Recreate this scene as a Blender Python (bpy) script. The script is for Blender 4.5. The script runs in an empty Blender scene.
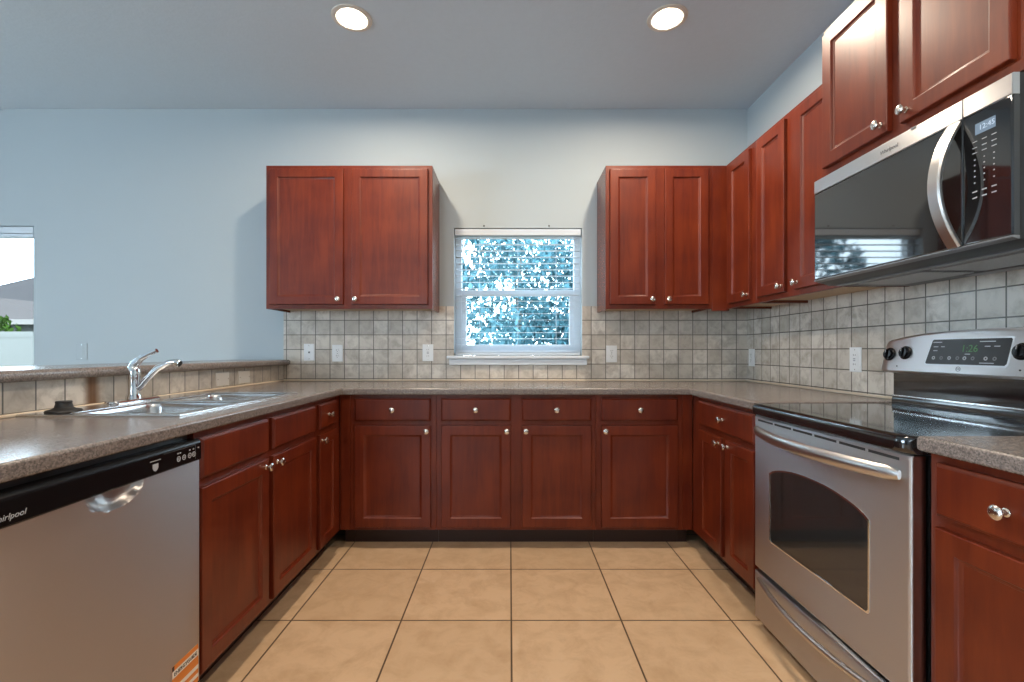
import bpy, bmesh, math, random
from mathutils import Vector, Matrix
random.seed(7)
SC = bpy.context.scene
COL = SC.collection
PI = math.pi

# ------------------------------------------------------------------ camera
CAMZ = 1.12
cam_d = bpy.data.cameras.new('camera')
cam = bpy.data.objects.new('camera', cam_d); COL.objects.link(cam)
cam.location = (0, 0, CAMZ); cam.rotation_euler = (PI/2, 0, 0)
cam_d.sensor_width = 36; cam_d.sensor_fit = 'HORIZONTAL'
cam_d.lens = 36*470/1024
cam_d.shift_x = (512-509.6)/1024
cam_d.shift_y = (351-341)/1024
cam_d.clip_start = .05
SC.camera = cam

# ------------------------------------------------------------------ world, exposure, added daylight lamps
SC.view_settings.view_transform = 'Standard'
SC.view_settings.look = 'None'
SC.view_settings.exposure = 0.0
SC.view_settings.gamma = 1.0
SC.view_settings.use_curve_mapping = False
world = bpy.data.worlds.new('sky'); SC.world = world; world.use_nodes = True
bg = world.node_tree.nodes['Background']
bg.inputs['Color'].default_value = (.74, .88, 1.0, 1)
bg.inputs['Strength'].default_value = 12.0

def area_light(name, loc, rot, sx, sy, power, colour, shape='RECTANGLE', spread=PI):
    l = bpy.data.lights.new(name, 'AREA'); l.shape = shape; l.size = sx
    if shape == 'RECTANGLE': l.size_y = sy
    l.energy = power; l.color = colour; l.spread = spread
    o = bpy.data.objects.new(name, l); COL.objects.link(o)
    o.location = loc; o.rotation_euler = rot
    return o
# added area lamps imitating daylight at unseen openings left of and behind the camera
area_light('added_light_west', (-5.93, -.93, 1.35), (0, -PI/2, 0), 1.4, 2.6, 95, (.50, .76, 1.0))
area_light('added_light_south', (-1.7, -4.43, 1.5), (PI/2, 0, 0), 1.2, 1.1, 6, (.80, .90, 1.0))
LAMP_W = 24; LAMP_C = (1.0, .84, .66)

# ------------------------------------------------------------------ helpers: materials
def nt(name):
    m = bpy.data.materials.new(name); m.use_nodes = True
    t = m.node_tree
    return m, t, t.nodes['Principled BSDF']
def N(t, kind, **kw):
    n = t.nodes.new(kind)
    for k, v in kw.items(): setattr(n, k, v)
    return n
def setin(n, **kw):
    for k, v in kw.items(): n.inputs[k.replace('_', ' ')].default_value = v
def c4(c): return (c[0], c[1], c[2], 1)
def simple(name, col, rough=.5, metal=0, coat=0, spec=None, var=0.0, vscale=8, bump=0, bscale=60):
    m, t, b = nt(name)
    b.inputs['Base Color'].default_value = c4(col)
    b.inputs['Roughness'].default_value = rough
    b.inputs['Metallic'].default_value = metal
    b.inputs['Coat Weight'].default_value = coat
    b.inputs['Coat Roughness'].default_value = .12
    if spec is not None: b.inputs['Specular IOR Level'].default_value = spec
    tc = N(t, 'ShaderNodeTexCoord')
    if var:
        n = N(t, 'ShaderNodeTexNoise'); n.inputs['Scale'].default_value = vscale
        n.inputs['Detail'].default_value = 3
        t.links.new(tc.outputs['Object'], n.inputs['Vector'])
        mx = N(t, 'ShaderNodeMix', data_type='RGBA')
        mx.inputs['A'].default_value = c4([x*(1-var) for x in col])
        mx.inputs['B'].default_value = c4([min(1, x*(1+var)) for x in col])
        t.links.new(n.outputs['Fac'], mx.inputs['Factor'])
        t.links.new(mx.outputs['Result'], b.inputs['Base Color'])
    if bump:
        n2 = N(t, 'ShaderNodeTexNoise'); n2.inputs['Scale'].default_value = bscale
        t.links.new(tc.outputs['Object'], n2.inputs['Vector'])
        bp = N(t, 'ShaderNodeBump'); bp.inputs['Strength'].default_value = bump
        bp.inputs['Distance'].default_value = .002
        t.links.new(n2.outputs['Fac'], bp.inputs['Height'])
        t.links.new(bp.outputs['Normal'], b.inputs['Normal'])
    return m
def wood(name, c_a, c_b, rough=.37):
    m, t, b = nt(name)
    tc = N(t, 'ShaderNodeTexCoord')
    mp = N(t, 'ShaderNodeMapping'); mp.inputs['Scale'].default_value = (16, 16, 1.6)
    t.links.new(tc.outputs['Object'], mp.inputs['Vector'])
    n = N(t, 'ShaderNodeTexNoise'); setin(n, Scale=2.2, Detail=6, Roughness=.6, Distortion=.6)
    t.links.new(mp.outputs['Vector'], n.inputs['Vector'])
    n2 = N(t, 'ShaderNodeTexNoise'); setin(n2, Scale=5.0, Detail=2)
    t.links.new(tc.outputs['Object'], n2.inputs['Vector'])
    ad = N(t, 'ShaderNodeMath', operation='ADD'); 
    t.links.new(n.outputs['Fac'], ad.inputs[0]); t.links.new(n2.outputs['Fac'], ad.inputs[1])
    mr = N(t, 'ShaderNodeMapRange'); setin(mr, From_Min=.7, From_Max=1.3)
    t.links.new(ad.outputs[0], mr.inputs['Value'])
    mx = N(t, 'ShaderNodeMix', data_type='RGBA')
    mx.inputs['A'].default_value = c4(c_a); mx.inputs['B'].default_value = c4(c_b)
    t.links.new(mr.outputs['Result'], mx.inputs['Factor'])
    t.links.new(mx.outputs['Result'], b.inputs['Base Color'])
    b.inputs['Roughness'].default_value = rough
    b.inputs['Specular IOR Level'].default_value = .4; b.inputs['Coat Weight'].default_value = .06; b.inputs['Coat Roughness'].default_value = .18
    bp = N(t, 'ShaderNodeBump'); setin(bp, Strength=.08, Distance=.002)
    t.links.new(n2.outputs['Fac'], bp.inputs['Height'])
    t.links.new(bp.outputs['Normal'], b.inputs['Normal'])
    return m
def tile_mat(name, axes, pitch, phase, c_a, c_b, c_vein, c_grout, mortar, rough, bump=.5, vs=9, brown_band=None, spec=.5):
    """square tiles laid in the plane of the two named object axes"""
    m, t, b = nt(name)
    tc = N(t, 'ShaderNodeTexCoord')
    sp = N(t, 'ShaderNodeSeparateXYZ'); t.links.new(tc.outputs['Object'], sp.inputs[0])
    cb = N(t, 'ShaderNodeCombineXYZ')
    for i, a in enumerate(axes):
        ma = N(t, 'ShaderNodeMath', operation='SUBTRACT')
        t.links.new(sp.outputs[a], ma.inputs[0]); ma.inputs[1].default_value = phase[i]
        dv = N(t, 'ShaderNodeMath', operation='DIVIDE')
        t.links.new(ma.outputs[0], dv.inputs[0]); dv.inputs[1].default_value = pitch[i]
        ofs = N(t, 'ShaderNodeMath', operation='ADD'); t.links.new(dv.outputs[0], ofs.inputs[0]); ofs.inputs[1].default_value = 40
        t.links.new(ofs.outputs[0], cb.inputs[i])
    br = N(t, 'ShaderNodeTexBrick', offset=0.0, squash=1.0)
    setin(br, Scale=1.0, Mortar_Size=mortar/pitch[0], Mortar_Smooth=.15, Bias=0.0, Brick_Width=1.0, Row_Height=1.0)
    br.inputs['Color1'].default_value = c4(c_a); br.inputs['Color2'].default_value = c4(c_b)
    br.inputs['Mortar'].default_value = c4(c_grout)
    t.links.new(cb.outputs[0], br.inputs['Vector'])
    n = N(t, 'ShaderNodeTexNoise'); setin(n, Scale=vs, Detail=7, Roughness=.65, Distortion=.4)
    t.links.new(tc.outputs['Object'], n.inputs['Vector'])
    mr = N(t, 'ShaderNodeMapRange'); setin(mr, From_Min=.42, From_Max=.72)
    t.links.new(n.outputs['Fac'], mr.inputs['Value'])
    inv = N(t, 'ShaderNodeMath', operation='SUBTRACT'); inv.inputs[0].default_value = 1
    t.links.new(br.outputs['Fac'], inv.inputs[1])
    mu = N(t, 'ShaderNodeMath', operation='MULTIPLY')
    t.links.new(mr.outputs['Result'], mu.inputs[0]); t.links.new(inv.outputs[0], mu.inputs[1])
    mx = N(t, 'ShaderNodeMix', data_type='RGBA')
    t.links.new(mu.outputs[0], mx.inputs['Factor'])
    t.links.new(br.outputs['Color'], mx.inputs['A']); mx.inputs['B'].default_value = c4(c_vein)
    out = mx.outputs['Result']
    if brown_band is not None:      # brown upright band on one grout joint
        d = N(t, 'ShaderNodeMath', operation='SUBTRACT'); t.links.new(sp.outputs['Y'], d.inputs[0]); d.inputs[1].default_value = brown_band
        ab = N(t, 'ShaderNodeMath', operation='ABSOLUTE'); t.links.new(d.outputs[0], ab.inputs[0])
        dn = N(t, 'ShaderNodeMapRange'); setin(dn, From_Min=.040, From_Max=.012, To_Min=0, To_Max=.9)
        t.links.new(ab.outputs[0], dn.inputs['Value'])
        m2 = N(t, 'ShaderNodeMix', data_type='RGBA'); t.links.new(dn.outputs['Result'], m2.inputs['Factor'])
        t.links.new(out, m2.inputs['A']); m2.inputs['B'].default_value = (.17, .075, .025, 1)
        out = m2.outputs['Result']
    t.links.new(out, b.inputs['Base Color'])
    b.inputs['Roughness'].default_value = rough
    b.inputs['Specular IOR Level'].default_value = spec
    bp = N(t, 'ShaderNodeBump'); setin(bp, Strength=bump, Distance=.002)
    t.links.new(inv.outputs[0], bp.inputs['Height'])
    t.links.new(bp.outputs['Normal'], b.inputs['Normal'])
    return m
def laminate():
    m, t, b = nt('speckled_laminate')
    tc = N(t, 'ShaderNodeTexCoord')
    v = N(t, 'ShaderNodeTexVoronoi'); v.inputs['Scale'].default_value = 330
    t.links.new(tc.outputs['Object'], v.inputs['Vector'])
    n = N(t, 'ShaderNodeTexNoise'); setin(n, Scale=140, Detail=4, Roughness=.7)
    t.links.new(tc.outputs['Object'], n.inputs['Vector'])
    mx = N(t, 'ShaderNodeMix', data_type='RGBA')
    mx.inputs['A'].default_value = (.105, .089, .082, 1); mx.inputs['B'].default_value = (.34, .305, .285, 1)
    t.links.new(n.outputs['Fac'], mx.inputs['Factor'])
    rp = N(t, 'ShaderNodeValToRGB')
    rp.color_ramp.elements[0].position = .25; rp.color_ramp.elements[0].color = (.6, .6, .6, 1)
    rp.color_ramp.elements[1].position = .8; rp.color_ramp.elements[1].color = (1.2, 1.15, 1.12, 1)
    t.links.new(v.outputs['Color'], rp.inputs['Fac'])
    ml = N(t, 'ShaderNodeMix', data_type='RGBA', blend_type='MULTIPLY'); ml.inputs['Factor'].default_value = 1
    t.links.new(mx.outputs['Result'], ml.inputs['A']); t.links.new(rp.outputs['Color'], ml.inputs['B'])
    t.links.new(ml.outputs['Result'], b.inputs['Base Color'])
    b.inputs['Roughness'].default_value = .22
    return m
def steel(name, col=(.62, .62, .62), rough=.3, stretch=(2, 2, 160), aniso=0.0):
    m, t, b = nt(name)
    tc = N(t, 'ShaderNodeTexCoord')
    mp = N(t, 'ShaderNodeMapping'); mp.inputs['Scale'].default_value = stretch
    t.links.new(tc.outputs['Object'], mp.inputs['Vector'])
    n = N(t, 'ShaderNodeTexNoise'); setin(n, Scale=3, Detail=3)
    t.links.new(mp.outputs['Vector'], n.inputs['Vector'])
    mr = N(t, 'ShaderNodeMapRange'); setin(mr, To_Min=rough*.92, To_Max=rough*1.1)
    t.links.new(n.outputs['Fac'], mr.inputs['Value'])
    t.links.new(mr.outputs['Result'], b.inputs['Roughness'])
    b.inputs['Base Color'].default_value = c4(col); b.inputs['Metallic'].default_value = 1
    if aniso:      # brushed left to right: reflections smear up and down
        b.inputs['Anisotropic'].default_value = aniso; b.inputs['Anisotropic Rotation'].default_value = .25
        tg = N(t, 'ShaderNodeTangent', direction_type='RADIAL', axis='Z')
        t.links.new(tg.outputs[0], b.inputs['Tangent'])
    return m
def emission(name, col, s):
    m, t, b = nt(name)
    b.inputs['Base Color'].default_value = (.02, .02, .02, 1)
    b.inputs['Emission Color'].default_value = c4(col); b.inputs['Emission Strength'].default_value = s
    return m
def clear_glass(name, tint=(.93, .97, .98)):
    m = bpy.data.materials.new(name); m.use_nodes = True; t = m.node_tree
    t.nodes.clear()
    o = N(t, 'ShaderNodeOutputMaterial'); tr = N(t, 'ShaderNodeBsdfTransparent'); gl = N(t, 'ShaderNodeBsdfGlossy')
    tr.inputs['Color'].default_value = c4(tint); gl.inputs['Roughness'].default_value = .02
    mx = N(t, 'ShaderNodeMixShader'); mx.inputs[0].default_value = .03
    t.links.new(tr.outputs[0], mx.inputs[1]); t.links.new(gl.outputs[0], mx.inputs[2])
    t.links.new(mx.outputs[0], o.inputs['Surface'])
    return m

M = {}
M['paint'] = simple('wall_paint', (.425, .485, .515), .7, var=.02, vscale=2, bump=.12, bscale=140)
M['ceil'] = simple('ceiling_paint', (.55, .63, .70), .8, var=.03, vscale=30, bump=.5, bscale=70)
M['cherry'] = wood('cherry_wood', (.088, .0092, .0028), (.166, .0250, .0058))
M['cherry_side'] = wood('cherry_veneer', (.11, .02, .009), (.16, .035, .016), .25)
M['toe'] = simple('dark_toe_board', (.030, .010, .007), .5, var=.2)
M['raw'] = simple('pale_birch_ply', (.50, .34, .19), .55, var=.12, vscale=12)
M['lam'] = laminate()
M['floor'] = tile_mat('floor_tile', ('X', 'Y'), (.4572, .4572), (.007, 2.4114), (.54, .37, .225), (.60, .415, .26), (.45, .295, .17), (.10, .064, .038), .0036, .30, .4, 9)
TA, TB, TV, TG = (.53, .475, .405), (.72, .665, .59), (.39, .34, .285), (.135, .125, .108)
M['tile_b'] = tile_mat('backsplash_tile_back', ('X', 'Z'), (.1011, .1018), (.5686, .927), TA, TB, TV, TG, .0028, .35, .6, 16)
M['tile_r'] = tile_mat('backsplash_tile_side', ('Y', 'Z'), (.1011, .1018), (3.283, .927), TA, TB, TV, TG, .0028, .20, .6, 16, None, 1.0)
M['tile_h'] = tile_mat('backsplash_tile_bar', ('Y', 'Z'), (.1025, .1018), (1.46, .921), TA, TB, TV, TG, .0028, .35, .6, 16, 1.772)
M['caulk'] = simple('cream_caulk', (.66, .55, .42), .5)
M['steel'] = steel('brushed_stainless', (.62, .61, .60), .30)
M['steel_h'] = steel('brushed_stainless_panel', (.70, .70, .71), .42, (2, 2, 160), .92)
M['steel_d'] = steel('brushed_dishwasher_steel', (.53, .50, .485), .38, (2, 2, 160), .90)
M['sink'] = steel('satin_sink_steel', (.66, .66, .66), .22, (40, 3, 3))
M['chrome'] = simple('polished_chrome', (.78, .79, .80), .08, 1)
M['nickel'] = simple('brushed_nickel', (.72, .68, .63), .24, 1)
M['blackglass'] = simple('black_glass', (.008, .008, .009), .04, 0, 0, 1.15)
M['cookglass'] = simple('ceramic_cooktop_glass', (.010, .010, .011), .06, 0, 0, 1.1)
M['ovenglass'] = simple('oven_window_glass', (.022, .022, .022), .06, 0, 0, .9)
M['black'] = simple('black_plastic', (.005, .005, .006), .25, spec=.22)
M['blackmat'] = simple('black_enamel', (.012, .012, .013), .35)
M['rubber'] = simple('black_rubber', (.013, .012, .012), .5)
M['gray'] = simple('grey_vent_metal', (.26, .27, .28), .4, .6)
M['mesh'] = simple('grease_filter_mesh', (.42, .43, .44), .45, .7, var=.5, vscale=300)
M['white'] = simple('white_vinyl', (.68, .72, .76), .4)
M['slat'] = simple('white_blind_slat', (.62, .68, .74), .45)
M['plate'] = simple('white_plate_plastic', (.76, .77, .77), .35)
M['beigeplate'] = simple('beige_plate_plastic', (.80, .77, .71), .4)
M['dark'] = simple('dark_slot', (.03, .03, .03), .6)
M['print'] = simple('pale_grey_print', (.40, .41, .43), .5)
M['greyprint'] = simple('dark_grey_print', (.14, .14, .15), .5)
M['trimring'] = simple('lamp_trim_enamel', (.62, .58, .52), .45)
M['baffle'] = simple('lamp_reflector', (.70, .56, .42), .4)
M['lens'] = emission('lamp_lens_glow', (1, .95, .86), 6)
M['lcd'] = emission('blue_lcd_glow', (.20, .32, .46), .7)
M['lcdtxt'] = emission('lcd_digit_glow', (.6, .75, .9), .9)
M['green'] = emission('green_digit_glow', (.08, .40, .08), .30)
M['oled'] = simple('display_smoked_glass', (.030, .029, .029), .25, spec=.15)
M['orange'] = simple('orange_label', (.72, .22, .03), .5)
M['paper'] = simple('white_label', (.78, .70, .62), .5)
M['glass'] = clear_glass('window_glass')
M['leaf'] = simple('tree_leaf', (.056, .137, .165), .5, var=.35, vscale=3, spec=0)
M['leafb'] = simple('tree_leaf_pale', (.082, .18, .21), .5, var=.3, vscale=3, spec=0)
M['shrub'] = simple('shrub_leaf', (0.0234, 0.0471, 0.0077), .5, var=.4, vscale=5, spec=0)
M['bark'] = simple('tree_bark', (.16, .13, .11), .8, var=.3, spec=0)
M['fence'] = simple('white_vinyl_fence', (0.1438, 0.1421, 0.1308), .4, spec=0)
M['shingle'] = simple('grey_roof_shingle', (0.0403, 0.0367, 0.037), .8, var=.3, vscale=9, spec=0)
M['shingle_p'] = simple('pale_roof_shingle', (0.059, 0.0511, 0.049), .8, var=.2, vscale=9, spec=0)
M['fascia'] = simple('white_fascia', (0.1776, 0.1604, 0.147), .5, spec=0)
M['stucco'] = simple('grey_stucco', (0.0684, 0.0697, 0.0641), .8, spec=0)
M['grass'] = simple('lawn_grass', (0.0108, 0.0166, 0.004), .9, var=.4, vscale=4, spec=0)

# ------------------------------------------------------------------ helpers: meshes
class MB:
    def __init__(s): s.bm = bmesh.new()
    def box(s, x0, x1, y0, y1, z0, z1, bev=0, seg=2, mat=None):
        r = bmesh.ops.create_cube(s.bm, size=1)
        vs = r['verts']
        T = Matrix.Translation(((x0+x1)/2, (y0+y1)/2, (z0+z1)/2)) @ Matrix.Diagonal((abs(x1-x0), abs(y1-y0), abs(z1-z0), 1))
        if mat is not None: T = mat @ T
        bmesh.ops.transform(s.bm, matrix=T, verts=vs)
        if bev:
            es = list({e for v in vs for e in v.link_edges})
            bmesh.ops.bevel(s.bm, geom=es, offset=bev, segments=seg, affect='EDGES', profile=.5)
        return s
    def loft(s, loops, cap0=True, cap1=True, closed=True):
        L = [[s.bm.verts.new(p) for p in lp] for lp in loops]
        n = len(L[0])
        for a, b in zip(L, L[1:]):
            for i in range(n if closed else n-1):
                j = (i+1) % n
                s.bm.faces.new((a[i], a[j], b[j], b[i]))
        if cap0: s.bm.faces.new(L[0][::-1])
        if cap1: s.bm.faces.new(L[-1])
        return s
    def lathe(s, prof, mat=None, n=24, cap0=True, cap1=True):
        """prof = [(r, h)...] about local z, placed by mat"""
        mat = mat or Matrix.Identity(4)
        loops = [[mat @ Vector((r*math.cos(2*PI*i/n), r*math.sin(2*PI*i/n), h)) for i in range(n)] for r, h in prof]
        return s.loft(loops, cap0, cap1)
    def tube(s, pts, rad, n=12, flat=None):
        pts = [Vector(p) for p in pts]; loops = []
        up = None
        for i, p in enumerate(pts):
            d = (pts[min(i+1, len(pts)-1)] - pts[max(i-1, 0)]).normalized()
            if up is None:
                up = Vector((0, 0, 1)) if abs(d.z) < .9 else Vector((1, 0, 0))
            side = d.cross(up).normalized(); u = side.cross(d).normalized(); up = u
            r = rad[i] if isinstance(rad, (list, tuple)) else rad
            ry = r*flat if flat else r
            loops.append([p + side*r*math.cos(2*PI*k/n) + u*ry*math.sin(2*PI*k/n) for k in range(n)])
        return s.loft(loops)
    def prism(s, poly, f0, f1):
        """poly of 2-tuples; f0/f1 map a 2-tuple to the near / far 3D point"""
        return s.loft([[f0(p) for p in poly], [f1(p) for p in poly]])
    def grid(s, xs, ys, fn):
        V = [[s.bm.verts.new(fn(x, y)) for x in xs] for y in ys]
        for j in range(len(ys)-1):
            for i in range(len(xs)-1):
                s.bm.faces.new((V[j][i], V[j][i+1], V[j+1][i+1], V[j+1][i]))
        return s
    def build(s, name, mat, parent=None, smooth=True, loc=None, rot=None):
        bmesh.ops.recalc_face_normals(s.bm, faces=s.bm.faces[:])
        me = bpy.data.meshes.new(name); s.bm.to_mesh(me); s.bm.free()
        if mat is not None: me.materials.append(mat)
        if smooth:
            me.shade_smooth()
            try: me.set_sharp_from_angle(angle=math.radians(35))
            except Exception: pass
        o = link(name, me, parent, loc, rot)
        if smooth:
            w = o.modifiers.new('weighted_normal', 'WEIGHTED_NORMAL'); w.keep_sharp = True; w.weight = 100
        return o
def link(name, me, parent=None, loc=None, rot=None):
    o = bpy.data.objects.new(name, me); COL.objects.link(o)
    if parent: o.parent = parent
    if loc: o.location = loc
    if rot: o.rotation_euler = rot
    return o
def tag(o, label, cat, group=None):
    o['label'] = label; o['category'] = cat
    if group: o['group'] = group
    return o
def thing(name, label, cat, loc=(0, 0, 0), rz=0, group=None):
    o = bpy.data.objects.new(name, None); COL.objects.link(o)
    o.empty_display_size = .05
    o.location = loc; o.rotation_euler = (0, 0, rz)
    return tag(o, label, cat, group)
def structure(o): o['kind'] = 'structure'; return o
def bx(name, mat, parent, x0, x1, y0, y1, z0, z1, bev=0, seg=2):
    return MB().box(x0, x1, y0, y1, z0, z1, bev, seg).build(name, mat, parent)
def text_mesh(name, body, size, mat, parent, M4, extr=.0004, align='CENTER', shear=0):
    cu = bpy.data.curves.new('lettering', 'FONT'); cu.body = body; cu.size = size
    cu.extrude = extr; cu.align_x = align; cu.align_y = 'CENTER'; cu.shear = shear; cu.resolution_u = 3
    tmp = bpy.data.objects.new('lettering', cu); COL.objects.link(tmp)
    dg = bpy.context.evaluated_depsgraph_get()
    me = bpy.data.meshes.new_from_object(tmp.evaluated_get(dg))
    bpy.data.objects.remove(tmp)
    me.name = name; me.materials.clear(); me.materials.append(mat); me.transform(M4)
    return link(name, me, parent)
STAND = Matrix.Rotation(PI/2, 4, 'X')       # text facing local -y

# ================================================================== SETTING
XW, YW, ZC = 1.661, 3.283, 2.81
XL0, YS = -6.0, -4.5
WT = .16
# floor
fl = structure(bx('floor', M['floor'], None, XL0, XW+WT, YS, YW+WT, -.05, 0))
# back wall with two window openings
def wall_panels(mb, axis, a0, a1, z0, z1, t0, t1, holes):
    """wall along axis with rectangular holes (h0,h1,zb,zt)"""
    cuts = sorted(holes)
    cur = a0
    def put(p, q, zz0, zz1):
        if q-p < 1e-4 or zz1-zz0 < 1e-4: return
        if axis == 'x': mb.box(p, q, t0, t1, zz0, zz1)
        else: mb.box(t0, t1, p, q, zz0, zz1)
    for h0, h1, zb, zt in cuts:
        put(cur, h0, z0, z1); put(h0, h1, z0, zb); put(h0, h1, zt, z1); cur = h1
    put(cur, a1, z0, z1)
W1 = (-.3885, .5057, 1.066, 1.979)
W2 = (-5.0, -3.324, .93, 1.995)
mb = MB(); wall_panels(mb, 'x', XL0-WT, XW+WT, 0, ZC, YW, YW+WT, [W1, W2]); structure(mb.build('wall_north', M['paint'], None, False))
structure(bx('wall_east', M['paint'], None, XW, XW+WT, YS, YW, 0, ZC))
WW = (-2.3, .45, .6, 2.1)  # unseen opening added to let light in from the west
mb = MB(); wall_panels(mb, 'y', YS, YW, 0, ZC, XL0-WT, XL0, [WW]); structure(mb.build('wall_west', M['paint'], None, False))
WS = (-2.4, -1.0, .9, 2.1)  # unseen opening added to let light in from the south
mb = MB(); wall_panels(mb, 'x', XL0-WT, XW+WT, 0, ZC, YS-WT, YS, [WS]); structure(mb.build('wall_south', M['paint'], None, False))
# ceiling with cut-outs for the recessed lamps
LAMPS = [(-.80, 2.385), (.80, 2.385), (-.80, .2), (.80, .2)]  # last two are unseen lamps added to light the room
hw = .066
mb = MB(); xs = sorted({XL0, XW} | {x+s*hw for x, y in LAMPS for s in (-1, 1)}); ys = sorted({YS, YW} | {y+s*hw for x, y in LAMPS for s in (-1, 1)})
for i in range(len(xs)-1):
    for j in range(len(ys)-1):
        cx, cy = (xs[i]+xs[i+1])/2, (ys[j]+ys[j+1])/2
        if any(abs(cx-x) < hw and abs(cy-y) < hw for x, y in LAMPS): continue
        v = [mb.bm.verts.new((a, b, ZC)) for a, b in ((xs[i], ys[j]), (xs[i], ys[j+1]), (xs[i+1], ys[j+1]), (xs[i+1], ys[j]))]
        mb.bm.faces.new(v)
bmesh.ops.remove_doubles(mb.bm, verts=mb.bm.verts[:], dist=1e-5)
r = bmesh.ops.extrude_face_region(mb.bm, geom=mb.bm.faces[:])
bmesh.ops.translate(mb.bm, vec=(0, 0, .03), verts=[g for g in r['geom'] if isinstance(g, bmesh.types.BMVert)])
structure(mb.build('ceiling', M['ceil'], None, False))
structure(bx('roof_deck', M['paint'], None, XL0-WT, XW+WT, YS-WT, YW+WT, ZC+.16, ZC+.2))

# half wall of the peninsula
HX = -1.575
structure(bx('wall_peninsula', M['paint'], None, HX-.125, HX-.008, .79, YW-.001, .001, 1.022))
# backsplash tile
tb = MB(); TT = 1.432
tb.box(HX, W1[0], YW-.008, YW-.0005, .912, TT); tb.box(W1[1], XW-.0005, YW-.008, YW-.0005, .912, TT); tb.box(W1[0], W1[1], YW-.008, YW-.0005, .912, W1[2]-.002)
structure(tb.build('trim_1', M['tile_b'], None, False))
structure(bx('trim_2', M['tile_r'], None, XW-.008, XW-.0005, .75, YW-.0085, .912, TT))
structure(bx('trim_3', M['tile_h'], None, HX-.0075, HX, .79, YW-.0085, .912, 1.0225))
# caulk beads along the worktop
structure(bx('trim_4', M['caulk'], None, HX+.0005, XW-.009, YW-.018, YW-.0085, .9115, .922, .003))
structure(bx('trim_5', M['caulk'], None, XW-.019, XW-.0085, 1.96, YW-.019, .9115, .922, .003))
structure(bx('trim_6', M['caulk'], None, HX+.0005, HX+.011, .80, YW-.019, .9115, .922, .003))

# ---------------------------------------------------------------- windows
def window(name, x0, x1, z0, z1, y0, rail_z=None, mull=None):
    m = MB(); f = .045; y1 = y0+.06
    m.box(x0, x0+f, y0, y1, z0, z1); m.box(x1-f, x1, y0, y1, z0, z1)
    m.box(x0+f, x1-f, y0, y1, z0, z0+f); m.box(x0+f, x1-f, y0, y1, z1-f, z1)
    w = m.build(name, M['white'], None); structure(w)
    if rail_z:
        q = MB(); s = .032
        q.box(x0+f, x1-f, y0+.008, y0+.04, rail_z-.022, rail_z+.022, .003)
        q.box(x0+f, x0+f+s, y0+.012, y0+.04, z0+f, rail_z-.022); q.box(x1-f-s, x1-f, y0+.012, y0+.04, z0+f, rail_z-.022)
        q.box(x0+f+s, x1-f-s, y0+.012, y0+.04, z0+f, z0+f+s)
        q.build('sash', M['white'], w)
    if mull:
        bx('mullion', M['white'], w, mull-.03, mull+.03, y0+.005, y1-.005, z0+f, z1-f)
    bx('pane', M['glass'], w, x0+f, x1-f, y0+.045, y0+.049, z0+f, z1-f)
    return w
w1 = window('window_1', W1[0], W1[1], 1.088, W1[3], YW+.075, rail_z=1.535)
for s in (-1, 1):
    bx('sash_latch', M['dark'], w1, W1[0]+.088 if s < 0 else W1[0]+.085, W1[0]+.098 if s < 0 else W1[0]+.095, YW+.066, YW+.076, 1.445+s*.024-.008, 1.445+s*.024+.008, .002)
st = MB()
st.box(W1[0]-.045, W1[1]+.045, YW-.045, YW-.009, 1.066, 1.087, .006)
st.box(W1[0]+.001, W1[1]-.001, YW-.009, YW+.10, 1.066, 1.087)
st.box(W1[0]-.032, W1[1]+.032, YW-.028, YW-.009, 1.022, 1.0655, .008)
st.build('window_stool', M['white'], w1)
w2 = window('window_2', W2[0], W2[1], W2[2], W2[3], YW+.075, mull=-4.16)
def vwin(name, axis, a0, a1, z0, z1, t):
    m = MB(); f = .06
    def put(p, q, zz0, zz1, d=.05):
        if axis == 'y': m.box(t, t+d, p, q, zz0, zz1)
        else: m.box(p, q, t, t+d, zz0, zz1)
    put(a0, a0+f, z0, z1); put(a1-f, a1, z0, z1); put(a0+f, a1-f, z0, z0+f); put(a0+f, a1-f, z1-f, z1)
    mid = (a0+a1)/2; put(mid-.04, mid+.04, z0+f, z1-f)
    return structure(m.build(name, M['white'], None))
vwin('added_window_west', 'y', WW[0], WW[1], WW[2], WW[3], XL0-.06)  # unseen window added as a source for the west light
vwin('added_window_south', 'x', WS[0], WS[1], WS[2], WS[3], YS-.06)  # likewise an added, unseen window for the south light

# lowered blind in the kitchen window, slats open
bl = thing('window_blind', 'white horizontal slat blind lowered with open slats in the kitchen window over the worktop', 'blind', (.5*(W1[0]+W1[1]), YW+.035, 1.088))
bw = (W1[1]-W1[0])/2-.006
bx('headrail', M['slat'], bl, -bw, bw, -.028, .028, .842, .889, .004)
sl = MB()
nz = 19; zb, ztp = .03, .825
for i in range(nz):
    z = zb+(ztp-zb)*i/(nz-1)
    R = Matrix.Translation((0, 0, z)) @ Matrix.Rotation(math.radians(3), 4, 'X')
    sl.box(-bw+.004, bw-.004, -.024, .024, -.0011, .0011, mat=R)
sl.build('slats', M['slat'], bl)
bx('bottom_rail', M['slat'], bl, -bw+.004, bw-.004, -.025, .025, .004, .018, .004)
cd = MB()
for x in (-.27, .0, .27):
    for y in (-.026, .026): cd.tube([(x, y, .015), (x, y, .845)], .0009, 6)
cd.build('lift_cords', M['slat'], bl)
# raised blind in the living-room window: only its headrail and stack show
b2 = thing('window_blind', 'pale blind drawn fully up at the head of the far left window', 'blind', (-4.16, YW+.035, 1.995))
bx('headrail', M['slat'], b2, -.825, .825, -.028, .028, -.05, -.003, .004)
bx('slats', M['slat'], b2, -.82, .82, -.024, .024, -.078, -.052, .003)

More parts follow.
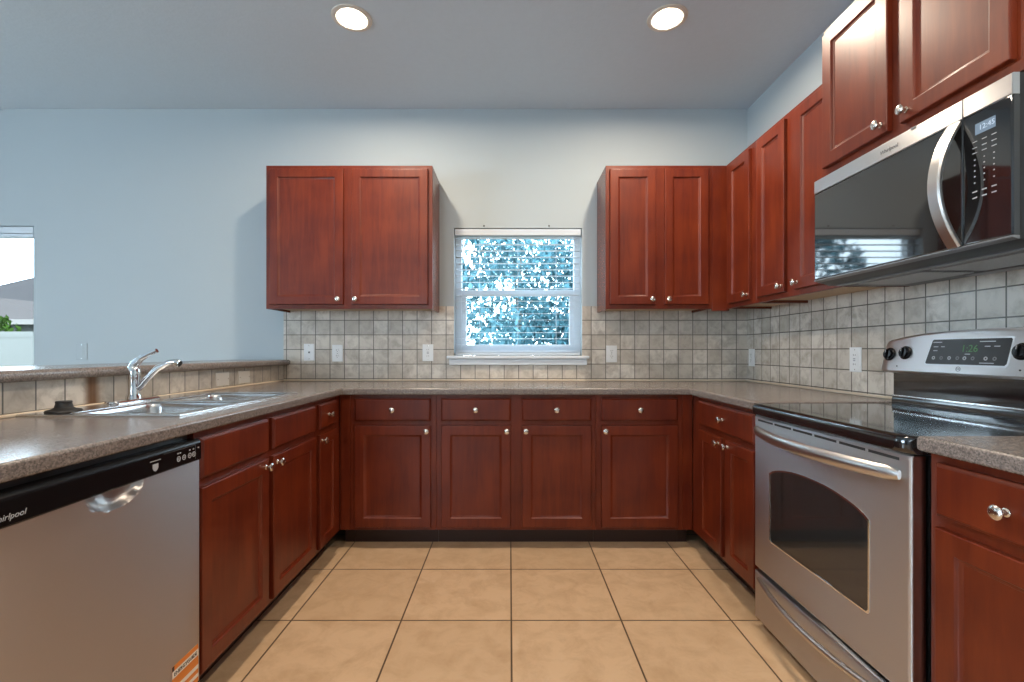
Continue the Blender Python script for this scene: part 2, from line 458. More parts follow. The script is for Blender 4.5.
# ================================================================== CABINETRY
RD = math.radians(90)
def rect(x0, x1, z0, z1, ins, y): return [(x0+ins, y, z0+ins), (x1-ins, y, z0+ins), (x1-ins, y, z1-ins), (x0+ins, y, z1-ins)]
def panel_mesh(x0, x1, z0, z1):
    prof = [(0, -.0005), (0, -.014), (.0015, -.0172), (.005, -.0192), (.050, -.0192), (.0525, -.0175), (.0535, -.0150), (.058, -.0115), (.0625, -.0102), (.064, -.0085)]
    return MB().loft([rect(x0, x1, z0, z1, i, y) for i, y in prof])
def slab_mesh(x0, x1, z0, z1):
    prof = [(0, -.0005), (0, -.012), (.0025, -.0145), (.006, -.0162), (.0085, -.0192), (.012, -.0195)]
    return MB().loft([rect(x0, x1, z0, z1, i, y) for i, y in prof])
_k = MB().lathe([(.0095, 0), (.0095, .002), (.0060, .004), (.0055, .012), (.0075, .0155), (.0135, .0185), (.0158, .0215), (.0155, .0245), (.0120, .0275), (.006, .0288)], Matrix.Rotation(PI/2, 4, 'X'), 24)
_ko = _k.build('knob', M['nickel']); KNOB = _ko.data; bpy.data.objects.remove(_ko)
def add_door(root, x0, x1, z0, z1, kx, kz, name='door'):
    d = panel_mesh(x0, x1, z0, z1).build(name, M['cherry'], root)
    if kx is not None: link('knob', KNOB, d, (kx, -.0193, kz))
    return d
def add_drawer(root, x0, x1, z0, z1, knob=True, name='drawer'):
    d = slab_mesh(x0, x1, z0, z1).build(name, M['cherry'], root)
    if knob: link('knob', KNOB, d, ((x0+x1)/2, -.0196, (z0+z1)/2))
    return d
ZB0, ZB1 = .102, .872
DR0, DR1, DO0, DO1 = .724, .851, .122, .697
def base_cab(label, s0, s1, face, side, depth, fronts, filler=None, hollow=False):
    """s0..s1 along the run (world X or Y); face = world coordinate of the frame front"""
    c = (s0+s1)/2
    if side == 'N': loc, rz, f = (c, face, 0), 0, (lambda s: s-c)
    elif side == 'W': loc, rz, f = (face, c, 0), RD, (lambda s: s-c)
    else: loc, rz, f = (face, c, 0), -RD, (lambda s: c-s)
    r = thing('base_cabinet', label, 'cabinet', loc, rz, None)
    g = .0007; a, b = sorted((f(s0), f(s1))); a += g; b -= g
    if hollow:   # open box so that the sink bowls hang inside
        m = MB(); m.box(a, a+.016, .02, depth, ZB0, ZB1); m.box(b-.016, b, .02, depth, ZB0, ZB1)
        m.box(a+.016, b-.016, .02, depth, ZB0, ZB0+.016); m.box(a+.016, b-.016, depth-.01, depth, ZB0+.016, ZB1)
        m.build('carcass', M['cherry_side'], r)
    else: bx('carcass', M['cherry_side'], r, a, b, .0195, depth, ZB0, ZB1)
    bx('face_frame', M['cherry'], r, a, b, 0, .019, ZB0, ZB1, .0008, 1)
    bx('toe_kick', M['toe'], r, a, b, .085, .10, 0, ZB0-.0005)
    for kind, p, q, kn in fronts:
        x0, x1 = sorted((f(p), f(q)))
        if kind == 'drawer': add_drawer(r, x0, x1, DR0, DR1, True)
        elif kind == 'false': add_drawer(r, x0, x1, DR0, DR1, False, 'false_drawer_front')
        else: add_door(r, x0, x1, DO0, DO1, f(kn), .668)
    if filler:
        p, q = sorted((f(filler[0]), f(filler[1])))
        m = MB(); m.box(p+g, q-g, 0, .019, ZB0, ZB1, .0008, 1); m.build('filler_strip', M['cherry'], r)
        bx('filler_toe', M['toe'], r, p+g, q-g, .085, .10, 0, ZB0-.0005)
    return r
FB, FL, FR = 2.675, -.967, 1.042
base_cab('single door cherry base cabinet at the left end of the back run', -.907, -.417, FB, 'N', .59,
         [('drawer', -.877, -.447, 0), ('door', -.877, -.447, -.469)], filler=(-.9655, -.907))
base_cab('wide cherry base cabinet with two drawers over two doors, below the kitchen window', -.417, .491, FB, 'N', .59,
         [('drawer', -.3876, .0056, 0), ('drawer', .070, .4627, 0), ('door', -.3876, .0056, -.016), ('door', .070, .4627, .092)])
base_cab('single door cherry base cabinet at the right end of the back run', .491, .983, FB, 'N', .59,
         [('drawer', .52, .9526, 0), ('door', .52, .9526, .541)], filler=(.983, 1.041))
base_cab('cherry sink cabinet with two blank drawer fronts and two doors, just beyond the dishwasher', 1.437, 2.33, FL, 'W', .59,
         [('false', 1.449, 1.855, 0), ('false', 1.891, 2.302, 0), ('door', 1.449, 1.855, 1.828), ('door', 1.891, 2.302, 1.918)], hollow=True)
base_cab('narrow cherry base cabinet in the left corner, between the sink cabinet and the back run', 2.33, 2.612, FL, 'W', .59,
         [('drawer', 2.355, 2.585, 0), ('door', 2.355, 2.585, 2.381)], filler=(2.612, 2.674))
base_cab('cherry base cabinet with one wide drawer over two doors, beyond the range', 1.942, 2.58, FR, 'E', .60,
         [('drawer', 1.971, 2.552, 0), ('door', 2.280, 2.552, 2.303), ('door', 1.971, 2.232, 2.209)], filler=(2.58, 2.674))
base_cab('cherry base cabinet under the short worktop in the right foreground',   .77, 1.163, FR, 'E', .60,
         [('drawer', .80, 1.134, 0), ('door', .80, 1.134, .822)])
# finished panel closing the end of the dishwasher bay
tag(bx('end_panel', M['cherry_side'], None, HX+.002, FL, .806, .826, .001, .872), 'cherry end panel closing the near side of the dishwasher', 'panel')

def wall_cab(label, s0, s1, face, side, depth, z0, z1, doors, dz0, dz1, filler=None):
    c = (s0+s1)/2
    if side == 'N': loc, rz, f = (c, face, z0), 0, (lambda s: s-c)
    else: loc, rz, f = (face, c, z0), -RD, (lambda s: c-s)
    r = thing('wall_cabinet', label, 'cabinet', loc, rz)
    h = z1-z0; g = .0006
    a, b = sorted((f(s0), f(s1))); a += g; b -= g
    m = MB(); t = .016
    m.box(a, a+t, .0195, depth, 0, h); m.box(b-t, b, .0195, depth, 0, h)
    m.box(a+t, b-t, .0195, depth, h-t, h); m.box(a+t, b-t, depth-.008, depth, .03, h-t)
    m.build('carcass', M['cherry_side'], r)
    bx('bottom_panel', M['raw'], r, a+t, b-t, .0195, depth-.008, .014, .028)
    bx('face_frame', M['cherry'], r, a, b, 0, .019, 0, h, .0008, 1)
    for p, q, kn in doors:
        x0, x1 = sorted((f(p), f(q)))
        add_door(r, x0, x1, dz0-z0, dz1-z0, f(kn), dz0-z0+.032)
    if filler:
        p, q = sorted((f(filler[0]), f(filler[1])))
        bx('filler_strip', M['cherry'], r, p+g, q-g, 0, .019, -.012, h, .0008, 1)
    return r
UB, UT = 1.387, 2.296
wall_cab('cherry wall cabinet with two doors hung on the back wall left of the window', -1.5445, -.489, 2.981, 'N', .301, UB, UT,
         [(-1.516, -1.051, -1.079), (-.9963, -.516, -.970)], 1.414, 2.270)
wall_cab('cherry wall cabinet with two narrow doors hung on the back wall right of the window', .6095, 1.285, 2.981, 'N', .301, UB, UT,
         [(.6346, .9226, .898), (.978, 1.257, 1.001)], 1.414, 2.270, filler=(1.285, 1.394))
wall_cab('single door cherry wall cabinet in the right corner, furthest along the right wall', 2.62, 2.98, 1.375, 'E', .285, UB, UT,
         [(2.667, 2.925, 2.692)], 1.414, 2.270)
wall_cab('cherry wall cabinet with two doors on the right wall, beside the microwave', 1.942, 2.62, 1.375, 'E', .285, UB, UT,
         [(2.327, 2.585, 2.352), (1.987, 2.245, 2.220)], 1.414, 2.270)
wall_cab('raised cherry wall cabinet with two short doors directly above the microwave', 1.166, 1.931, 1.291, 'E', .369, 1.827, 2.43,
         [(1.585, 1.917, 1.612), (1.195, 1.535, 1.508)], 1.862, 2.402)

# ================================================================== WORKTOPS
def slab_from_cells(name, cells_in, xs, ys, z0, z1, mat, bev=.009):
    m = MB(); bm = m.bm; vd = {}
    def V(x, y):
        k = (round(x, 5), round(y, 5))
        if k not in vd: vd[k] = bm.verts.new((x, y, z1))
        return vd[k]
    for i in range(len(xs)-1):
        for j in range(len(ys)-1):
            if cells_in((xs[i]+xs[i+1])/2, (ys[j]+ys[j+1])/2):
                bm.faces.new((V(xs[i], ys[j]), V(xs[i+1], ys[j]), V(xs[i+1], ys[j+1]), V(xs[i], ys[j+1])))
    r = bmesh.ops.extrude_face_region(bm, geom=bm.faces[:])
    bmesh.ops.translate(bm, vec=(0, 0, z0-z1), verts=[g for g in r['geom'] if isinstance(g, bmesh.types.BMVert)])
    bmesh.ops.recalc_face_normals(bm, faces=bm.faces[:])
    bmesh.ops.dissolve_limit(bm, angle_limit=.01, verts=bm.verts[:], edges=bm.edges[:])
    es = [e for e in bm.edges if len(e.link_faces) == 2 and abs(e.verts[0].co.z-e.verts[1].co.z) < 1e-5 and e.calc_face_angle(0) > 1]
    bmesh.ops.bevel(bm, geom=es, offset=bev, segments=4, affect='EDGES', profile=.5)
    return m.build(name, mat)
CZ0, CZ1 = .873, .911
CL, CB, CR = -.941, 2.632, 1.009
SX0, SX1, SY0, SY1 = -1.565, -1.045, 1.488, 2.318      # sink rim
sh = .02
xs = [HX+.001, SX0+sh, SX1-sh, CL, CR, XW-.009]; ys = [.80, SY0+sh, 1.939, SY1-sh, CB, YW-.009]
def inside(x, y):
    if SX0+sh < x < SX1-sh and SY0+sh < y < SY1-sh: return False
    return x < CL or y > CB or (x > CR and y > 1.939)
tag(slab_from_cells('countertop', inside, xs, ys, CZ0, CZ1, M['lam']), 'grey brown speckled U-shaped worktop running along the sink, back wall and right corner', 'countertop')
tag(slab_from_cells('countertop', lambda x, y: True, [CR, XW-.009], [.76, 1.164], CZ0, CZ1, M['lam']), 'short grey speckled worktop in the right foreground, nearer than the range', 'countertop')
tag(slab_from_cells('bar_top', lambda x, y: True, [-1.95, -1.527], [.78, YW-.009], 1.0232, 1.060, M['lam'], .014), 'raised grey brown breakfast bar top capping the tiled half wall behind the sink', 'bar top')

# ================================================================== SINK, FAUCET, STOPPER
sk = thing('sink', 'stainless steel double bowl sink set in the left worktop below the bar', 'sink', (SX0, SY0, CZ1))
LX, LY = SX1-SX0, SY1-SY0
bowls = [(.125, LX-.035, .035, .405), (.125, LX-.035, .44, LY-.035)]
rm = MB(); xs = sorted({0, LX} | {b[i] for b in bowls for i in (0, 1)}); ys = sorted({0, LY} | {b[i] for b in bowls for i in (2, 3)})
vd = {}
def V(x, y):
    if (x, y) not in vd: vd[(x, y)] = rm.bm.verts.new((x, y, .0075))
    return vd[(x, y)]
for i in range(len(xs)-1):
    for j in range(len(ys)-1):
        cx, cy = (xs[i]+xs[i+1])/2, (ys[j]+ys[j+1])/2
        if any(b[0] < cx < b[1] and b[2] < cy < b[3] for b in bowls): continue
        rm.bm.faces.new((V(xs[i], ys[j]), V(xs[i+1], ys[j]), V(xs[i+1], ys[j+1]), V(xs[i], ys[j+1])))
r = bmesh.ops.extrude_face_region(rm.bm, geom=rm.bm.faces[:])
bmesh.ops.translate(rm.bm, vec=(0, 0, -.007), verts=[g for g in r['geom'] if isinstance(g, bmesh.types.BMVert)])
bmesh.ops.recalc_face_normals(rm.bm, faces=rm.bm.faces[:])
bmesh.ops.dissolve_limit(rm.bm, angle_limit=.01, verts=rm.bm.verts[:], edges=rm.bm.edges[:])
es = [e for e in rm.bm.edges if len(e.link_faces) == 2 and e.calc_face_angle(0) > 1 and e.verts[0].co.z > .005 and e.verts[1].co.z > .005]
bmesh.ops.bevel(rm.bm, geom=es, offset=.003, segments=3, affect='EDGES', profile=.5)
rm.build('rim', M['sink'], sk)
def rrect(x0, x1, y0, y1, r, z, n=6):
    out = []
    for cx, cy, a in ((x1-r, y1-r, 0), (x0+r, y1-r, PI/2), (x0+r, y0+r, PI), (x1-r, y0+r, 1.5*PI)):
        for k in range(n+1):
            t = a+PI/2*k/n; out.append((cx+r*math.cos(t), cy+r*math.sin(t), z))
    return out
for x0, x1, y0, y1 in bowls:
    e = .0015
    lp = [rrect(x0-e, x1+e, y0-e, y1+e, .02, .0005), rrect(x0+.002, x1-.002, y0+.002, y1-.002, .04, -.004)]
    for z, i, rr in ((-.02, .004, .05), (-.15, .012, .06), (-.165, .018, .065), (-.175, .032, .07), (-.178, .06, .07)):
        lp.append(rrect(x0+i, x1-i, y0+i, y1-i, rr, z))
    bo = MB().loft(lp, False, True).build('basin', M['sink'], sk)
    MB().lathe([(.043, -.1775), (.043, -.175), (.036, -.1745), (.030, -.1765), (.004, -.1768)], Matrix.Translation(((x0+x1)/2, (y0+y1)/2, 0)), 24).build('drain', M['chrome'], bo)

fc = thing('faucet', 'chrome single lever kitchen faucet standing on the back deck of the sink', 'faucet', (-1.494, 1.868, CZ1+.0078))
dk = MB(); dk.loft([[(x*s, y*s2, z) for x, y, _ in rrect(-.026, .026, -.125, .125, .0255, 0)] for s, s2, z in ((1, 1, 0), (1, 1, .006), (.86, .97, .011), (.6, .9, .013))]); dk.build('deck_plate', M['chrome'], fc)
MB().lathe([(.027, .0105), (.026, .022), (.0215, .032), (.021, .085), (.0235, .095), (.024, .118), (.021, .134), (.014, .143), (.004, .146)], None, 24).build('body', M['chrome'], fc)
MB().tube([(-.006, 0, .128), (.004, 0, .150), (.028, .002, .172), (.060, .004, .190), (.088, .006, .203)], [.017, .0155, .0115, .009, .0088], 14).build('lever_handle', M['chrome'], fc)
sp = MB(); pts = []
ctrl = [(.014, .004, .050), (.040, .012, .088), (.078, .022, .130), (.112, .030, .152), (.128, .034, .157), (.140, .037, .155)]
sp.tube(ctrl, [.0135, .0125, .012, .012, .012, .012], 14); spo = sp.build('spout', M['chrome'], fc)
ae = MB(); ae.lathe([(.0135, 0), (.0145, .003), (.0145, .017), (.0125, .021)], Matrix.Translation((.139, .037, .157)) @ Matrix.Rotation(math.radians(112), 4, 'Y'), 20); ae.build('aerator', M['chrome'], spo)

tag(MB().lathe([(.046, 0), (.048, .003), (.045, .008), (.030, .012), (.024, .017), (.021, .029), (.022, .035), (.020, .037), (.008, .037)], None, 32).build('sink_stopper', M['rubber'], None, loc=(-1.468, 1.548, CZ1+.0078)),
    'black rubber sink stopper lying on the near back corner of the sink rim', 'stopper')

# ================================================================== DISHWASHER
DY0, DY1 = .8285, 1.4345
dw = thing('dishwasher', 'stainless dishwasher with black control strip at the left, under the worktop', 'dishwasher', (-.945, (DY0+DY1)/2, 0), RD)
w = (DY1-DY0)/2-.001
bx('tub_body', M['blackmat'], dw, -w+.004, w-.004, .036, .60, .10, .866)
bx('toe_panel', M['blackmat'], dw, -w+.004, w-.004, .08, .095, 0, .0995)
# door skin with a scooped hand pocket
xs = sorted(set([-w, -w+.003, -.2, w-.003, w] + [-.088+i*.004 for i in range(45)])); zs = sorted(set([.115, .118, .3, .5, .65, .7885] + [.728+i*.0033 for i in range(18)]))
PW, PH, PD = .083, .050, .030
def pocket(x, z):
    rr = (x/PW)**2+((.792-z)/PH)**2
    y = 0 if rr >= 1 else PD*(1-rr)**.6
    e = min(x+w, w-x, z-.115)
    if e < .0025: y += .004
    return (x, y, z)
dp = MB().grid(xs, zs, pocket)
bnd = [e for e in dp.bm.edges if len(e.link_faces) == 1]
r = bmesh.ops.extrude_edge_only(dp.bm, edges=bnd)
for v in [g for g in r['geom'] if isinstance(g, bmesh.types.BMVert)]: v.co.y = .035
door = dp.build('door_panel', M['steel_d'], dw)
cp = MB(); prof = [(.0345, .7895), (-.0005, .7895), (-.004, .793), (-.004, .838), (-.001, .847), (.006, .853), (.0345, .853)]
cp.loft([[(x, y, z) for y, z in prof] for x in (-w, w)]); cpo = cp.build('control_panel', M['black'], dw)
bx('panel_outline', M['greyprint'], cpo, w-.155, w-.026, -.0046, -.0042, .8385, .8392)
bx('panel_outline', M['greyprint'], cpo, w-.0265, w-.026, -.0046, -.0042, .797, .8385)
FT = lambda x, z, y=-.0043: Matrix.Translation((x, y, z)) @ STAND
text_mesh('logo', 'Whirlpool', .0165, M['print'], cpo, FT(-w+.050, .8085), shear=.25)
def ring(mb, cx, cz, y, r0, r1, n=20, d=.0004):
    a = [(cx+r1*math.cos(2*PI*i/n), y, cz+r1*math.sin(2*PI*i/n)) for i in range(n)]
    b = [(cx+r0*math.cos(2*PI*i/n), y, cz+r0*math.sin(2*PI*i/n)) for i in range(n)]
    a2 = [(p[0], p[1]-d, p[2]) for p in a]; b2 = [(p[0], p[1]-d, p[2]) for p in b]
    mb.loft([b, b2, a2, a], False, False)
for bxp in (-.112, -.090, -.066, -.048):
    m = MB(); ring(m, w+bxp+.015, .813, -.0041, .0052, .0078); ring(m, w+bxp+.015, .813, -.0041, .0008, .0026, 10); m.build('button', M['print'], cpo)
for bxp in (-.115, -.106, -.066, -.050, -.028): 
    MB().box(w+bxp+.012, w+bxp+.018, -.0046, -.0041, .827, .8305).build('button_mark', M['print'], cpo)
sh_ = [(-.010, .009), (.010, .009), (.010, -.002), (.006, -.008), (0, -.011), (-.006, -.008), (-.010, -.002)]
MB().prism(sh_, lambda p: (w-.185+p[0], -.0042, .811+p[1]), lambda p: (w-.185+p[0], -.0048, .811+p[1])).build('badge', M['print'], cpo)
MB().box(w-.204, w-.166, -.0047, -.0041, .8275, .8295).build('badge_caption', M['print'], cpo)
# orange care label stuck low on the door
LBX0, LBX1, LBZ = w-.118, w-.008, .233
lb = bx('label_sticker', M['orange'], door, LBX0, LBX1, -.0006, -.0001, .12, LBZ)
for z0, z1 in ((.199, .219), (.160, .172), (.135, .146)): bx('label_band', M['paper'], lb, LBX0, LBX1, -.0010, -.0007, z0, z1)
bx('label_corner', M['dark'], lb, LBX0, LBX0+.008, -.0010, -.0007, .2195, LBZ)
text_mesh('label_lettering', 'ENERGYGUIDE', .0145, M['dark'], lb, FT((LBX0+LBX1)/2, .2085, -.0014))

# ================================================================== RANGE
RY = 1.5525
rg = thing('kitchen_range', 'freestanding stainless electric range with black glass cooktop on the right', 'range', (1.005, RY, 0), -RD)
w = .3775
bx('body', M['blackmat'], rg, -w, w, .045, .640, .035, .859)
for x in (-w+.04, w-.04):
    for y in (.08, .58): MB().lathe([(.018, 0), (.018, .008), (.010, .010), (.010, .0345)], Matrix.Translation((x, y, 0)), 14).build('levelling_foot', M['blackmat'], rg)
# cooktop slab with rounded front
ck = MB(); pr = [(.562, .8605), (-.010, .8605), (-.018, .866), (-.021, .876), (-.021, .893), (-.017, .901), (-.006, .9055), (.004, .9065), (.562, .9065)]
def corner(x, y):   # soften plan corners of the slab
    return y
N_ = 16
xsn = [-w-.002+(2*w+.004)*i/N_ for i in range(N_+1)]
loops = []
for x in [-w-.002, -w+.004, -w+.014, -w+.034]+[0]+[w-.034, w-.014, w-.004, w+.002]:
    e = max(0, abs(x)-(w-.034))/.036
    dy = .024*e**2.5
    loops.append([(x, max(y, -.03)+(dy if y < .3 else 0), z) for y, z in pr])
ck.loft(loops); cko = ck.build('cooktop', M['cookglass'], rg)
# oven door
ov = MB()
for_prof = [(0, .036), (0, .008), (.002, .003), (.007, 0), (.012, -.0008)]
dz0, dz1 = .242, .856
ov.loft([rect(-w, w, dz0, dz1, i, y) for i, y in for_prof]); ovo = ov.build('oven_door', M['steel_h'], rg)
def arch(dx=0, dz=0):
    x0, x1 = RY-1.812-dx, RY-1.315+dx; zl, zs_, zc = .388-dz, .650+dz, .690+dz
    pts = []
    rc = .012
    for k in range(5):
        t = PI+PI/2*k/4; pts.append((x0+rc+rc*math.cos(t), zl+rc+rc*math.sin(t)))
    for k in range(5):
        t = 1.5*PI+PI/2*k/4; pts.append((x1-rc+rc*math.cos(t), zl+rc+rc*math.sin(t)))
    for k in range(25):
        u = 1-k/24; x = x0+(x1-x0)*u; pts.append((x, zs_-.008*(abs(2*u-1)**16)+(zc-zs_)*(1-abs(2*u-1)**2.2)))
    return pts
A0, A1 = arch(), arch(.005, .005)
fr_ = MB(); fr_.loft([[(x, y, z) for x, z in P] for P, y in ((A1, -.0005), (A1, -.0022), (A0, -.0030), (A0, -.0010))], False, False); fr_.build('window_rim', M['chrome'], ovo)
MB().prism(A0, lambda p: (p[0], -.0004, p[1]), lambda p: (p[0], -.0016, p[1])).build('oven_window', M['ovenglass'], ovo)
for i in range(6):
    x0 = -.345+i*.1165
    bx('vent_slot', M['dark'], ovo, x0, x0+.104, -.0015, -.0007, .838, .8455)
def bow(z, x0, x1, d0, d1, r, drop=0, flat=1.0, n=24, sharp=2.0):
    pts = []; rr = []
    for i in range(n+1):
        u = -1+2*i/n
        pts.append(((x0+x1)/2+(x1-x0)/2*u, -(d0+(d1-d0)*(1-abs(u)**sharp)), z-drop*(1-abs(u)**sharp)))
        rr.append(r*(.8+.2*(1-abs(u)**6)))
    return pts, rr
p, rr = bow(.803, -.352, .350, .008, .068, .0125)
rr[0] = rr[-1] = .0075; rr[1] = rr[-2] = .0118
MB().tube(p, rr, 16, 1.65).build('handle', M['steel'], ovo)
dr = MB(); dr.loft([rect(-w, w, .034, .226, i, y) for i, y in for_prof]); dro = dr.build('storage_drawer', M['steel_h'], rg)
p, rr = bow(.205, -.335, .335, .006, .040, .0105, .012); MB().tube(p, rr, 12).build('handle', M['steel'], dro)
# backguard
def ztop(x): return 1.160+.034*(1-abs(x/.385)**2.6)
BP0, BP1 = (.512, 1.047), (.560, 1.160)
sect = lambda x: [(.562, 1.036), (.528, 1.034), (.517, 1.037), (.512, 1.044), (.514, 1.052), (.536, ztop(x)-.012), (.544, ztop(x)-.003), (.572, ztop(x)), (.640, ztop(x)-.004), (.640, 1.036)]
bgm = MB(); loops = []
for x in [-.381, -.376, -.36, -.33, -.28, -.2, -.1, 0, .1, .2, .28, .33, .36, .376, .381]:
    e = max(0, abs(x)-.36)/.021
    loops.append([(x, y+.012*e*e*(1 if y < .6 else 0), 1.1+(z-1.1)*(1-.10*e*e)) for y, z in sect(x)])
bgm.loft(loops); bgo = bgm.build('backguard', M['steel_h'], rg)
rs = MB(); prr = [(.640, .907), (.5635, .907), (.5635, .925), (.566, .930), (.566, .936), (.572, .945), (.572, 1.0355), (.640, 1.0355)]
rs.loft([[(x, y, z) for y, z in prr] for x in (-w, w)]); rso = rs.build('backguard_riser', M['cookglass'], rg)
bx('chrome_strip', M['chrome'], rso, -w-.001, w+.001, .5635, .5695, .9365, .9425, .0015)
# controls on the sloping face
TA_ = math.atan2(.536-.514, ztop(0)-.012-1.052)
def face_pt(x, s):   # s = height fraction up the sloping face
    z1 = ztop(x)-.012
    return Vector((x, .514+(.536-.514)*s, 1.052+(z1-1.052)*s))
def face_m(x, s): return Matrix.Translation(face_pt(x, s)) @ Matrix.Rotation(-TA_, 4, 'X')
KN = MB().lathe([(.026, -.001), (.026, .004), (.021, .006), (.0195, .013), (.0175, .015), (.004, .0155)], Matrix.Rotation(PI/2, 4, 'X'), 24)
KN.box(-.004, .004, -.021, -.006, -.018, .018, .002)
kob = KN.build('control_knob', M['black']); KD = kob.data; bpy.data.objects.remove(kob)
for Yk in (1.890, 1.815, 1.402, 1.325):
    k = link('control_knob', KD, bgo); k.matrix_local = face_m(RY-Yk, .52)
    pm = MB().box(-.0012, .0012, -.0218, -.0212, .004, .016).build('pointer', M['print'], k)
d0, d1 = RY-1.712, RY-1.4375
dm = face_m((d0+d1)/2, .50); hw_, hh = (d1-d0)/2, .044
trap = [(-hw_-.004, -hh), (hw_-.008, -hh), (hw_-.002, -hh+.006), (hw_+.004, hh-.004), (hw_, hh), (-hw_+.012, hh), (-hw_+.008, hh-.004), (-hw_-.008, -hh+.004)]
o = MB().prism([(x*1.035, z*1.12) for x, z in trap], lambda p: (p[0], .002, p[1]), lambda p: (p[0], -.0012, p[1])).build('display_bezel', M['white'], bgo); o.matrix_local = dm
ds = MB().prism(trap, lambda p: (p[0], .0, p[1]), lambda p: (p[0], -.0024, p[1])).build('display', M['oled'], bgo); ds.matrix_local = dm
text_mesh('clock_digits', '1:26', .034, M['green'], ds, Matrix.Translation((.012, -.0026, .010)) @ STAND)
for i, xx in enumerate((-.115, -.085, -.055, -.025, .0, .028, .070, .098)):
    m = MB(); ring(m, xx, -.022, -.0024, .003, .0065, 12, .0004); m.build('touch_mark', M['greyprint'] if i % 2 else M['print'], ds)
for xx, zz, ww in ((-.108, .034, .034), (-.112, .018, .018), (-.085, .018, .014), (.068, .034, .05), (.07, .018, .018), (.10, .018, .018), (.008, -.008, .018), (-.112, .004, .016), (.075, -.037, .046)):
    MB().box(xx-ww/2, xx+ww/2, -.0030, -.0024, zz-.0014, zz+.0014).build('touch_mark', M['print'], ds)
eb = face_m((d0+d1)/2-.018, .05)
m = MB(); ring(m, 0, 0, -.0003, .0066, .0084, 24, .0008); e = m.build('emblem', M['greyprint'], bgo); e.matrix_local = eb
text_mesh('emblem_lettering', 'GE', .0080, M['greyprint'], e, Matrix.Translation((0, -.0008, 0)) @ STAND)
for xx in (RY-1.845, RY-1.40):
    m = MB(); m.lathe([(.0028, 0), (.0028, .0012)], Matrix.Rotation(PI/2, 4, 'X'), 12); o = m.build('indicator_dot', M['dark'], bgo); o.matrix_local = face_m(xx, .08)

# ================================================================== MICROWAVE
mw = thing('microwave', 'over the range microwave with black glass door and curved steel handle, mounted above the range', 'microwave', (1.25, 1.548, 1.375), -RD)
w = .3805
bo = MB(); pr = [(.402, .012), (.060, .012), (.018, .026), (.018, .4385), (.402, .4385)]
bo.loft([[(x, y, z) for y, z in pr] for x in (-w, w)]); bo.build('housing', M['blackmat'], mw)
XS = 1.548-1.296
# door glass, control glass, steel top bands, lower lip
dg = MB(); dg.loft([rect(-w, XS-.001, .034, .3845, i, y) for i, y in ((0, .0175), (0, .003), (.003, 0), (.006, -.0005))]); dgo = dg.build('door', M['blackglass'], mw)
cg = MB(); cg.loft([rect(XS+.001, w, .034, .3845, i, y) for i, y in ((0, .0175), (0, .003), (.003, 0), (.006, -.0005))]); cgo = cg.build('control_panel', M['blackglass'], mw)
t1 = MB(); t1.loft([rect(-w, XS-.001, .385, .4385, i, y) for i, y in ((0, .0175), (0, .002), (.002, -.001), (.004, -.0015))]); t1o = t1.build('door_band', M['steel_h'], mw)
t2 = MB(); t2.loft([rect(XS+.001, w, .385, .4385, i, y) for i, y in ((0, .0175), (0, .002), (.002, -.001), (.004, -.0015))]); t2.build('panel_band', M['steel_h'], mw)
lp = MB(); pr = [(.0175, .0335), (-.001, .0335), (-.001, .030), (.0175, .024)]
lp.loft([[(x, y, z) for y, z in pr] for x in (-w, w)]); lp.build('lower_lip', M['gray'], mw)
text_mesh('logo', 'Whirlpool', .0175, M['greyprint'], t1o, Matrix.Translation((1.548-1.548, -.0017, .409)) @ STAND, shear=.2)
# bowed handle
hs = MB(); hp = []; n = 22
for i in range(n+1):
    u = -1+2*i/n; hp.append((XS-.022, -.002-.058*(1-abs(u)**2.0), .208+.172*u))
loops = []
for i, q in enumerate(hp):
    a = Vector(hp[max(i-1, 0)]); b = Vector(hp[min(i+1, n)]); d = (b-a).normalized()
    nrm = Vector((0, -d.z, d.y)).normalized()
    if nrm.y > 0: nrm = -nrm
    q = Vector(q); hw2 = .0185; th = .006
    loops.append([q+Vector((sx*hw2, 0, 0))*k + nrm*th*t for sx, k, t in ((-1, 1, -1), (-1, 1, .2), (-1, .8, 1), (1, .8, 1), (1, 1, .2), (1, 1, -1))])
hs.loft(loops); hs.build('handle', M['steel'], dgo)
# display and keys
bx('display', M['lcd'], cgo, .287, .340, -.0012, -.0004, .323, .352)
text_mesh('clock_digits', '12:45', .019, M['lcdtxt'], cgo, Matrix.Translation((.318, -.0014, .338)) @ STAND)
for r_i, z in enumerate((.306, .290, .276, .258, .243, .228, .213, .196, .172, .156)):
    for c_i, x in enumerate((.286, .311, .336)):
        ww = .0062 if r_i < 3 or r_i > 7 else .0018
        zz = .0011 if r_i < 3 else .0016
        MB().box(x-ww, x+ww, -.0011, -.0004, z-zz, z+zz).build('key_print', M['print'], cgo)
# underside: grease filters, lamp lens
for x0, x1 in ((-.30, -.02), (.02, .30)):
    bx('grease_filter', M['mesh'], mw, x0, x1, .12, .30, .006, .0118, .002)
bx('lamp_cover', M['gray'], mw, -.09, .09, .33, .38, .006, .0118, .002)
bx('front_vent', M['gray'], mw, -.36, .36, .075, .105, .008, .0118, .001)
bx('badge', M['gray'], t1o, .086, .104, -.003, -.0012, .431, .438, .001)

